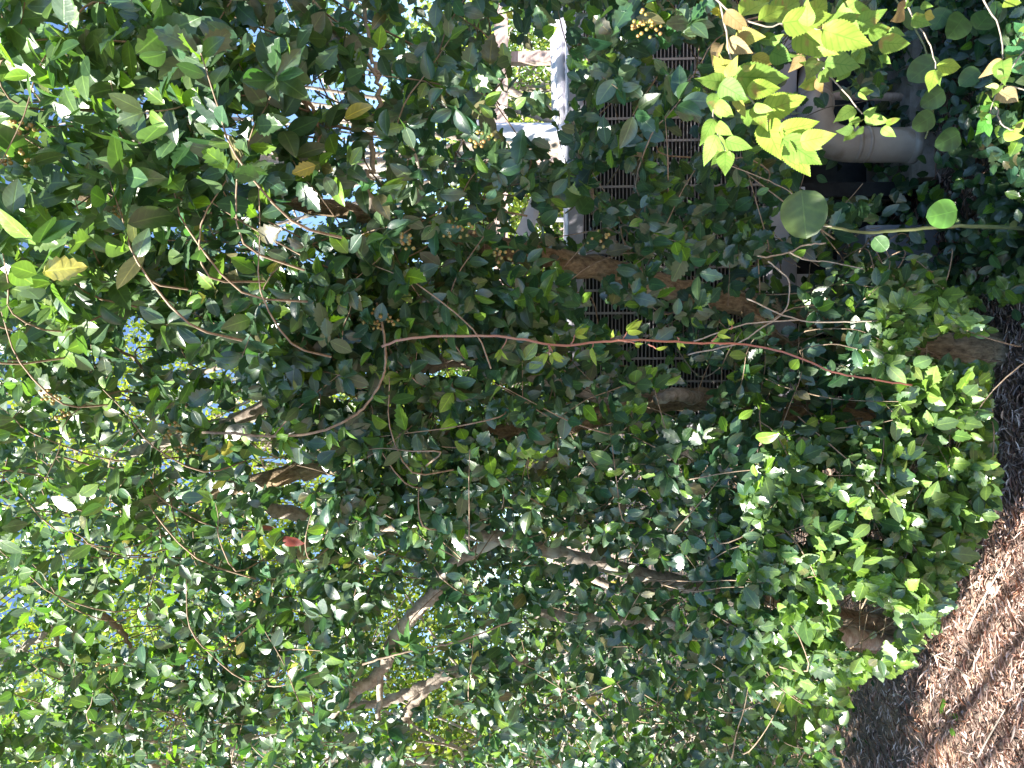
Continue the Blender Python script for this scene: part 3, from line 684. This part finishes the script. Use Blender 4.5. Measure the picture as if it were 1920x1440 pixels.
# ------------------------------------------------------------------ trees beyond the hedge
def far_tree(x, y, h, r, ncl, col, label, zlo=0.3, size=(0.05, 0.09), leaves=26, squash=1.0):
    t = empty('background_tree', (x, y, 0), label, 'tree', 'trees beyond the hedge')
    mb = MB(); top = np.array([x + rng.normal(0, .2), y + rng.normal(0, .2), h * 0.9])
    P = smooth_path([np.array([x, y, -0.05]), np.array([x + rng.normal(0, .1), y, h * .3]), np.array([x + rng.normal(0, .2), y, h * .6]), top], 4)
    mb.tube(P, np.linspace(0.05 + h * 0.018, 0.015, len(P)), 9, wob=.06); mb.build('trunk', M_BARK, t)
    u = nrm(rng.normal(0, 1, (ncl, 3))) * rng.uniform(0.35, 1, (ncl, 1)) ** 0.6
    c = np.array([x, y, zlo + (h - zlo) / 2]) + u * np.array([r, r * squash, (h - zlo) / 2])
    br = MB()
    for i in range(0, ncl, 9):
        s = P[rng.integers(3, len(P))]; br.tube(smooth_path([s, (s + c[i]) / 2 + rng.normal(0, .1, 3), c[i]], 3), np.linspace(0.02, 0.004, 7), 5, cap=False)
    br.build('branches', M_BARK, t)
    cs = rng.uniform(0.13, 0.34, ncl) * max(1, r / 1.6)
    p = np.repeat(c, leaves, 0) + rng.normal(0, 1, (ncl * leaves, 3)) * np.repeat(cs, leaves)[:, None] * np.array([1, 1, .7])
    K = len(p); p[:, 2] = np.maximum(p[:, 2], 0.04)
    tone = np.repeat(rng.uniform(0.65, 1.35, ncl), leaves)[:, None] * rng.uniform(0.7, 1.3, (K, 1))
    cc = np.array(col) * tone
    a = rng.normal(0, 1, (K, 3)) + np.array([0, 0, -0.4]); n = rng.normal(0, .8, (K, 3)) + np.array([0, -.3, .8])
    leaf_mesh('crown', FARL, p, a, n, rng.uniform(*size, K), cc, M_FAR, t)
YG = (0.24, 0.30, 0.045); DG = (0.035, 0.085, 0.025); MG = (0.07, 0.13, 0.03)
far_tree(-3.9, 7.0, 8.6, 2.8, 1300, YG, 'sunny yellow green tree far behind the pale stemmed holly')
far_tree(-0.7, 8.0, 8.4, 2.0, 900, YG, 'yellow green tree standing behind the two slanting holly limbs')
far_tree(-6.2, 10.5, 11.0, 3.6, 800, MG, 'tall mid green tree standing behind the yellow green trees', size=(0.09, 0.15))
far_tree(-1.9, 4.4, 1.75, 1.0, 300, DG, 'dark small leaved bush behind the pale stemmed holly', zlo=0.05, size=(0.025, 0.045))
far_tree(-3.0, 5.6, 6.0, 1.9, 420, MG, 'loose green tree close behind the pale stemmed holly', zlo=1.6, size=(0.04, 0.07))
far_tree(-3.3, 4.6, 1.9, 1.1, 300, DG, 'dark bush beyond the shaded hollow under the hedge', zlo=0.05, size=(0.025, 0.045))
far_tree(0.6, 7.9, 3.3, 1.1, 260, MG, 'mid green tree behind the tilted pale sheet', zlo=0.3)
far_tree(2.0, 9.0, 2.9, 1.2, 240, YG, 'bright young tree framed by the post and rail', zlo=0.3)
far_tree(3.9, 9.6, 3.1, 1.5, 260, MG, 'mid green tree standing behind the cabinet near the timber fence', zlo=0.3)
far_tree(0.2, 15.0, 6.2, 2.6, 330, MG, 'distant mid green tree with open crown against the blue sky', size=(0.12, 0.2))
far_tree(6.5, 17.0, 5.0, 3.2, 330, YG, 'distant yellow green tree beyond the timber fence', size=(0.12, 0.2))
far_tree(-12, 19.0, 9.0, 4.5, 420, YG, 'big distant yellow green tree at the far edge of the garden', size=(0.14, 0.24))
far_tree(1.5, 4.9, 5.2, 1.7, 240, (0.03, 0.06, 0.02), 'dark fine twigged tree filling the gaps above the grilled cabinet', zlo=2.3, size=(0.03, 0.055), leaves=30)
far_tree(1.5, 5.6, 0.9, 0.7, 90, MG, 'low bush at the foot of the timber fence behind the cabinet', zlo=0.05, size=(0.03, 0.05))

# ------------------------------------------------------------------ creepers and canes
def stem(px_path, wpx, mat, parent, d0=None, doff=-0.1, name='stem', sub=6, wob=0.05, n=8):
    P = []; Rr = []
    for i, p in enumerate(px_path):
        d = p[2] if len(p) > 2 else (d0 if d0 else float(depth(np.array([p[0] * 1.0]), np.array([p[1] * 1.0]))[0]) + doff)
        P.append(at(p[0], p[1], d)); 
    q = smooth_path(P, sub); q[1:-1] += rng.normal(0, 0.0008, (len(q) - 2, 3))
    dm = (q - CAM) @ FW
    mb = MB(); mb.tube(q, np.linspace(wpx[0], wpx[1], len(q)) * dm / F / 2, n, wob=wob); mb.build(name, mat, parent)
    return q
def leaf_parts(name, parent, items, temps, mat, d, jitter=0.35, tilt=(-0.25, -0.8, 0.35), each=True):
    """items: (base px, base py, tip px, tip py, colour[, width]); each leaf a part"""
    for it in items:
        dd = d + rng.uniform(-0.04, 0.04)
        a = at(it[0], it[1], dd); b = at(it[2], it[3], dd + rng.uniform(-0.03, 0.02))
        ax = (b - a)[None]; n = (np.array(tilt) + rng.normal(0, jitter, 3))[None]
        leaf_mesh(name, temps, a[None], ax, n, np.array([np.linalg.norm(b - a)]), np.array([it[4]]), mat, parent, wide=np.array([it[5] if len(it) > 5 else 1.0]))

red = empty('bramble_cane', at(720, 650, 1.8), 'long thin red thorny cane trailing down over the holly leaves', 'cane')
q = stem([(716,650,1.66),(760,636,1.65),(840,630,1.66),(950,632,1.67),(1050,648,1.7),(1120,641,1.72),(1200,638,1.75),(1300,643,1.84),(1400,646,1.93),(1480,664,1.92),(1560,697,1.91),(1640,712,1.9),(1710,722,1.9)], (5, 3.5), M_CANE, red)
mb = MB()
for i in range(6, len(q) - 3, 3):
    mb.tube([q[i], q[i] + nrm(rng.normal(0, 1, 3)) * 0.007], np.array([0.0016, 0.0002]), 4)
mb.build('thorns', M_CANE, red)
YL = (0.26, 0.34, 0.05); GL = (0.10, 0.20, 0.03)
def palm_leaf(parent, px, py, dx, dy, s, n, d, col, stalk=True):
    """creeper leaf of N leaflets fanned about (dx, dy)"""
    th0 = math.atan2(dy, dx); it = []
    for k in range(n):
        th = th0 + (k - (n - 1) / 2) * 0.62 + rng.normal(0, .08)
        l = s * (1 - 0.25 * abs(k - (n - 1) / 2) / max(1, n / 2))
        it.append((px, py, px + l * math.cos(th), py + l * math.sin(th), np.array(col) * rng.uniform(.8, 1.2)))
    K = len(it); dd = d + rng.uniform(-.02, .02)
    A = np.array([at(i[0], i[1], dd) for i in it]); B = np.array([at(i[2], i[3], dd + rng.uniform(-.02, .02)) for i in it])
    nn = np.array([-0.2, -0.8, 0.35]) + rng.normal(0, .3, (K, 3))
    leaf_mesh('leaf', LN, A, B - A, nn, np.linalg.norm(B - A, axis=1), np.array([i[4] for i in it]), M_CREEP, parent)
for (sx, sy, ex, ey, dx, dy, s, n) in [(950,632,940,655,-.3,1,26,3),(1028,647,1035,662,.6,1,30,3),(1028,647,1028,664,-1,.9,26,2),(1070,645,1078,628,.9,-.3,30,3),(1168,636,1175,622,1,-.6,38,3),(1170,640,1190,644,1,.5,18,2),
        (1215,645,1230,654,1,-.2,24,1),(1333,640,1345,628,1,-.1,28,2),(1110,642,1110,652,.1,1,34,1),(1145,636,1150,632,-.5,-1,14,2),(1270,632,1272,640,.4,1,18,2),(1370,618,1372,610,0,-1,12,3)]:
    dd = 1.68 if sx < 1100 else 1.735 if sx < 1250 else 1.87
    stem([(sx, sy, dd), ((sx + ex) / 2 + 2, (sy + ey) / 2, dd), (ex, ey, dd)], (3, 2.2), M_CANE, red, name='leaf_stalk', sub=2, n=5)
    palm_leaf(red, ex, ey, dx, dy, s, n, dd, YL)
cr = empty('brown_creeper', at(380, 812, 1.75), 'thin brown creeper stem hooking down into the red cane, leaflets in threes', 'creeper')
stem([(380,811,1.7),(440,813,1.66),(500,818,1.65),(560,816,1.65),(610,806,1.65),(655,785,1.65),(690,755,1.66),(712,720,1.66),(722,690,1.67),(722,650,1.68),(715,600,1.72),(705,560,1.76)], (5, 4.5), M_TWIG, cr)
for (x, y, dx, dy, s, n) in [(455,835,-1,.2,40,2),(468,838,.9,.8,44,2),(532,822,.3,1,44,3),(540,815,-.8,.4,34,2),(620,812,.1,1,40,2),(645,800,.2,1,38,2),(700,742,.8,.4,30,2),(405,838,-1,.6,30,2)]:
    palm_leaf(cr, x, y, dx, dy, s, n, 1.64, GL)
cr2 = empty('thin_creeper', at(740, 1230, 2.1), 'thin bare stemmed creeper with pointed five part leaves crossing the curved pale limb', 'creeper')
stem([(680,1246,2.2),(740,1228,2.15),(800,1215,2.15),(850,1205,2.15),(900,1188,2.15),(960,1165,2.2)], (4, 3), M_TWIG, cr2)
for (x, y, dx, dy, s, n) in [(766,1206,-.2,-1,40,5),(768,1208,1,.3,36,3),(795,1228,.6,1,34,3),(828,1170,.6,-.8,34,4),(845,1195,.9,.2,30,3),(800,1240,-1,.2,26,2)]:
    palm_leaf(cr2, x, y, dx, dy, s, n, 2.13, (0.06, 0.15, 0.035))
tn = empty('tendril_vine', at(1560, 560, 2.0), 'fine pale leafless tendril forking over the dark holly leaves below the round leaf', 'vine')
for pth, wd in [([(1420,480),(1440,482),(1480,473),(1508,460),(1548,456)],(3,3)),([(1480,473),(1510,487),(1560,492),(1620,505)],(3,2)),([(1440,490),(1475,520),(1480,545),(1470,585),(1420,620),(1380,645),(1290,665)],(3,3)),
        ([(1340,300),(1420,330),(1480,360),(1520,400)],(2,2)),([(1400,560),(1500,601),(1600,603),(1690,600)],(3,3)),([(1300,640),(1400,608),(1500,600)],(3,3))]:
    stem([(a, b) for a, b in pth], wd, M_TWIGP, tn, doff=-0.12, n=5)
cn = empty('dead_cane', at(1840, 740, 2.3), 'dry leafless cane slanting up from the leaf litter beside the hedge edge', 'cane')
gq = [ground_at(1838, 790) + np.array([0, 0, .02]), ground_at(1870, 750) + np.array([0, 0, .06]), ground_at(1930, 695) + np.array([0, 0, .12])]
mb = MB(); mb.tube(smooth_path(gq, 5), np.linspace(0.003, 0.006, 11), 6); mb.build('stem', M_TWIGP, cn)

# greenbrier: thick green stem and big round leaves
gb = empty('greenbrier_vine', ground_at(1915, 430), 'greenbrier vine with thick green stem and big round leaves beside the grey pipe', 'vine')
stem([(1990,432,2.3),(1920,428,2.25),(1800,424,2.2),(1700,430,2.15),(1620,436,2.1),(1540,420,2.0),(1490,400,1.9)], (9, 4), M_GSTEM, gb)
stem([(1500,405,1.9),(1530,420,1.92),(1560,425,1.9)], (3, 2), M_TWIGP, gb, name='tendril')
DR = (0.045, 0.10, 0.028); MR = (0.085, 0.15, 0.035)
leaf_parts('leaf', gb, [(1503,356,1512,448,(.085,.135,.04),1.02),(1795,395,1738,408,(.07,.17,.03),1.1),(1640,445,1662,470,DR,1.0)], RD, M_BRIER, 1.9, jitter=0.12)
gb2 = empty('greenbrier_vine', ground_at(1800, 60), 'greenbrier vine with a column of dark round leaves at the frame corner near the footing', 'vine')
stem([(1660,-30,2.3),(1720,60,2.3),(1745,130,2.3),(1750,200,2.3),(1735,260,2.32)], (4, 3), M_GSTEM, gb2)
leaf_parts('leaf', gb2, [(1775,15,1750,55,DR,1),(1808,30,1780,70,DR,1.1),(1830,55,1860,20,DR,1),(1760,110,1705,150,DR,.9),(1770,170,1728,200,DR,1),(1752,215,1712,240,DR,.95),(1800,250,1755,275,DR,1),(1835,130,1800,160,DR,1),(1700,20,1730,50,DR,1)], RD, M_BRIER, 2.25, jitter=0.18)
gb3 = empty('greenbrier_vine', at(1060, 350, 2.2), 'greenbrier vine with two wide dull leaves hanging left of the metal frame', 'vine')
stem([(1075,250,2.3),(1085,310,2.2),(1078,380,2.15),(1060,400,2.1)], (4, 3), M_GSTEM, gb3)
leaf_parts('leaf', gb3, [(1080,325,1040,385,MR,1.2),(1220,395,1250,440,DR,1.1),(1085,400,1110,370,DR,1)], RD, M_BRIER, 2.1, jitter=0.12)
bl = empty('broad_leaf_vine', at(650, 850, 2.0), 'vine with broad dark dull leaves hanging between the slanting limbs', 'vine')
stem([(520,770,2.1),(600,820,2.1),(650,850,2.1),(655,930,2.1)], (4, 3), M_TWIG, bl)
leaf_parts('leaf', bl, [(620,775,500,800,(.05,.09,.02),.9),(650,850,560,800,(.05,.09,.02),.8),(645,855,680,940,(.06,.10,.02),.8),(645,850,700,830,(.06,.1,.02),1),(650,850,600,870,(.05,.09,.02),.9),(850,830,910,835,(.05,.09,.02),.7)], HK, M_CREEP, 2.08, jitter=0.2)
leaf_parts('leaf', bl, [(530,1012,572,1020,(.22,.045,.03),1.0),(480,985,515,992,(.24,.07,.045),1.1),(488,1008,520,1030,(.55,.60,.02),1.4),(702,75,718,95,(.45,.18,.09),.9)], HK, M_CREEP, 2.1, jitter=0.1)

# ------------------------------------------------------------------ hackberry branches
def Z3(x, y): return (1300 + x / 3.0, y / 3.0)
Y1 = (0.24, 0.34, 0.05); Y2 = (0.31, 0.31, 0.07); Y3 = (0.17, 0.28, 0.05); BR = (0.34, 0.24, 0.11)
def hack_branch(label, d, stems, leaves, parent_px, fat=(4.2, 2.2), smat=M_TWIGG):
    t = empty('hackberry_branch', at(*Z3(*parent_px), d), label, 'branch', 'hackberry branches')
    for s in stems:
        stem([(*Z3(x, y), d) for x, y in s], fat, smat, t, sub=3, n=6)
    more = []
    for l in leaves:
        if rng.random() < 0.45:
            th = rng.choice([-1, 1]) * rng.uniform(.5, 1.1); dx, dy = l[2] - l[0], l[3] - l[1]; k = rng.uniform(.6, .85)
            more.append((l[0], l[1], l[0] + k * (dx * math.cos(th) - dy * math.sin(th)), l[1] + k * (dx * math.sin(th) + dy * math.cos(th)), Y3, 1.0))
    for (x0, y0, x1, y1, c, *wd) in list(leaves) + more:
        a, b = Z3(x0, y0), Z3(x1, y1)
        leaf_parts('leaf', t, [(a[0], a[1], b[0], b[1], np.array(c) * rng.uniform(.85, 1.15), wd[0] if wd else 1.0)], HK, M_HACK, d, jitter=0.22, tilt=(-0.42, -0.72, 0.45))
hack_branch('large yellow green hackberry branch hanging over the grille and pipe', 1.12,
    [[(120,-60),(150,20),(270,100),(410,150),(510,130),(580,165),(640,155),(730,160)], [(150,20),(185,180),(215,420),(130,525),(115,650),(130,740),(180,850)],
     [(215,420),(320,560),(380,625),(430,690),(510,765)], [(510,765),(600,800)]],
    [(725,165,1012,264,Y1,1.1),(580,170,795,322,Y1,1.25),(500,130,790,90,Y1,1.1),(370,115,530,20,Y1),(272,95,440,-40,Y1,1.1),(180,60,312,188,BR,1.0),(720,150,840,70,Y1,1),
     (640,150,760,-40,Y1,1.1),(420,110,640,-30,Y3,1),(230,210,405,205,Y2,1.0),(190,230,330,300,BR,1.1),(330,320,460,365,Y2,1.0),(215,420,110,320,Y2,1.1),(190,440,250,310,Y2,.9),(150,250,105,330,BR,.8),
     (160,460,38,450,Y3,1),(150,470,300,560,(.12,.22,.04),1.4),(220,430,545,450,Y3,1.1),(300,500,500,500,Y1,1.1),(280,400,360,340,Y2,1.1),(350,390,250,410,Y2,1),(180,400,140,300,Y2,1),
     (120,525,100,620,Y3,1.1),(125,580,230,660,Y3,1.0),(240,540,290,670,Y2,.9),(385,628,640,545,Y1,1.1),(300,620,390,720,Y3,1.1),(480,740,715,690,Y1,1.1),(500,770,660,760,Y2,.9),(600,800,805,755,Y1,1.2),
     (115,670,40,820,Y3,1),(130,700,215,760,Y3,1),(130,760,55,935,Y3,1),(180,790,335,838,Y3,1),(180,850,180,985,Y3,1.1),(195,850,215,890,Y3,1),(450,700,500,760,Y2,1),(400,680,490,895,Y1,1.0),
     (500,780,725,930,Y3,.9),(520,790,660,1000,Y1,1.0),(340,600,420,730,Y1,1),(430,250,510,190,Y3,1),(440,290,550,340,(.10,.2,.04),1.3)], (130, -40))
hack_branch('short hackberry branch with browning leaf tips in front of the round duct', 1.3,
    [[(640,-60),(660,200),(700,335),(780,440),(880,545),(950,640)]],
    [(620,310,540,405,BR,1.1),(700,335,640,440,(.16,.24,.05),1),(740,350,940,375,(.15,.25,.05),1.3),(880,380,800,465,Y3,1.1),(700,440,720,520,BR,.9),(690,450,600,490,(.2,.3,.06),1),(720,400,760,450,(.16,.24,.05),1),
     (930,520,1030,510,Y3,.8),(905,610,795,680,Y3,1.0),(965,655,1105,690,Y3,1.1),(1080,690,1170,670,Y1,1),(940,670,870,700,Y3,1),(930,680,910,710,Y3,1),(960,720,900,760,(.14,.24,.05),1),(1060,720,1140,770,Y3,1),(900,730,800,740,(.12,.2,.05),1)], (640, -40))
hack_branch('hackberry twigs with pointed leaves between the footing and the large yellow branch', 1.35,
    [[(1180,-60),(1230,90),(1300,190),(1345,290),(1362,385)], [(900,-60),(930,20),(980,60)]],
    [(810,60,1042,100,Y3,1.2),(930,140,1092,50,Y3,1),(980,190,1118,160,Y3,1.3),(1040,240,1228,250,(.18,.28,.05),1.1),(1190,40,1120,120,BR,1),(1230,110,1330,145,Y3,1.2),(1280,30,1345,35,Y3,1.2),(1300,80,1365,100,Y2,1),
     (1370,370,1520,388,Y1,1.2),(1362,395,1325,515,Y1,1.0),(1200,40,1240,0,Y3,1),(920,280,960,360,Y3,1),(1060,310,1110,360,(.15,.25,.05),1),(1100,170,1190,200,(.15,.25,.05),1.1)], (1180, -40), (3.4, 2))
hack_branch('hackberry twig with faded mottled leaves at the corner above the sunken litter', 1.2,
    [[(1600,-60),(1660,50),(1720,150),(1740,300),(1735,335)], [(1900,240),(1820,340),(1780,400),(1720,490),(1680,600),(1655,700)], [(1700,600),(1720,670),(1770,725),(1800,730)], [(1750,480),(1900,520)]],
    [(1740,340,1615,435,BR,1.0),(1720,480,1640,490,(.35,.38,.14),1),(1720,510,1828,575,(.38,.3,.16),1.2),(1760,460,1820,430,(.12,.26,.06),1),(1740,430,1700,390,(.25,.32,.12),1),(1690,595,1620,610,(.1,.3,.05),1),(1660,670,1590,760,(.1,.3,.05),1),
     (1655,690,1665,775,(.1,.3,.05),.9),(1665,640,1660,720,(.1,.3,.05),.9),(1745,770,1862,765,Y1,.9),(1800,735,1870,690,Y1,1.1),(1820,320,1760,260,(.06,.18,.07),1.3),(1850,180,1812,130,(.06,.18,.07),1.2),(1830,350,1862,420,(.08,.2,.07),1.2),
     (1745,10,1850,25,Y1,1.2),(1880,250,1790,230,(.07,.2,.08),1.4)], (1900, 200), (3.4, 2))

# ------------------------------------------------------------------ small things on the soil
def weed():
    g = ground_at(1788, 1345); t = empty('small_weed', g, 'small green weed growing alone from the shaded soil', 'weed')
    for k in range(5):
        a = rng.uniform(0, 6.3); v = np.array([math.cos(a) * .04, math.sin(a) * .04, .02])
        mb = MB(); mb.tube([g, g + v], np.array([.0012, .001]), 5); mb.build('stalk', M_GSTEM, t)
        leaf_mesh('leaf', RD, (g + v)[None], np.array([[v[0], v[1], 0.0]]), np.array([[0.1, -.2, 1.0]]), np.array([0.032]), np.array([(0.12, 0.25, 0.04)]), M_CREEP, t)
weed()
def pebbles():
    for (px, py, r, lab) in [(1870,1100,.022,'small pale stone on the litter under the hedge tip'),(1858,1290,.012,'tiny white stone beside the small green weed'),(1800,1110,.016,'grey stone half sunk in shade under the hedge tip')]:
        g = ground_at(px, py); b = MB(); b.ball((0, 0, 0), r, 9, 7)
        b.v = [tuple(np.array(v) * np.array([1.3, 1, .7]) * rng.uniform(.88, 1.1) + g + np.array([0, 0, r * .4 + .012])) for v in b.v]
        o = b.build('stone', M_CONC); tag(o, lab, 'stone')
pebbles()
for i, (a, b, w_, lab) in enumerate([((1830,1180),(1905,1060),.004,'straight pale dry stick on the sunlit litter'),((1760,1225),(1840,1270),.004,'bent dry stick in the shade under the hedge tip'),
        ((1850,1420),(1910,1330),.004,'dry stick lying on the brightest sunlit litter'),((1690,1300),(1760,1330),.003,'thin stick crossing the dark soil behind the weed'),((1850,930),(1915,870),.004,'dry stick on the litter beside the hedge edge'),
        ((1640,1150),(1760,1120),.003,'dark stick leaning in the shaded hollow by the pale stems')]):
    p, q_ = ground_at(*a) + np.array([0, 0, .03]), ground_at(*b) + np.array([0, 0, .045])
    mb = MB(); mb.tube(smooth_path([p, p * .6 + q_ * .4 + rng.normal(0, .012, 3), q_], 5), np.linspace(w_, w_ * .6, 11), 6, wob=.1)
    tag(mb.build('dry_stick', M_TWIGP), lab, 'stick', 'sticks on the litter')
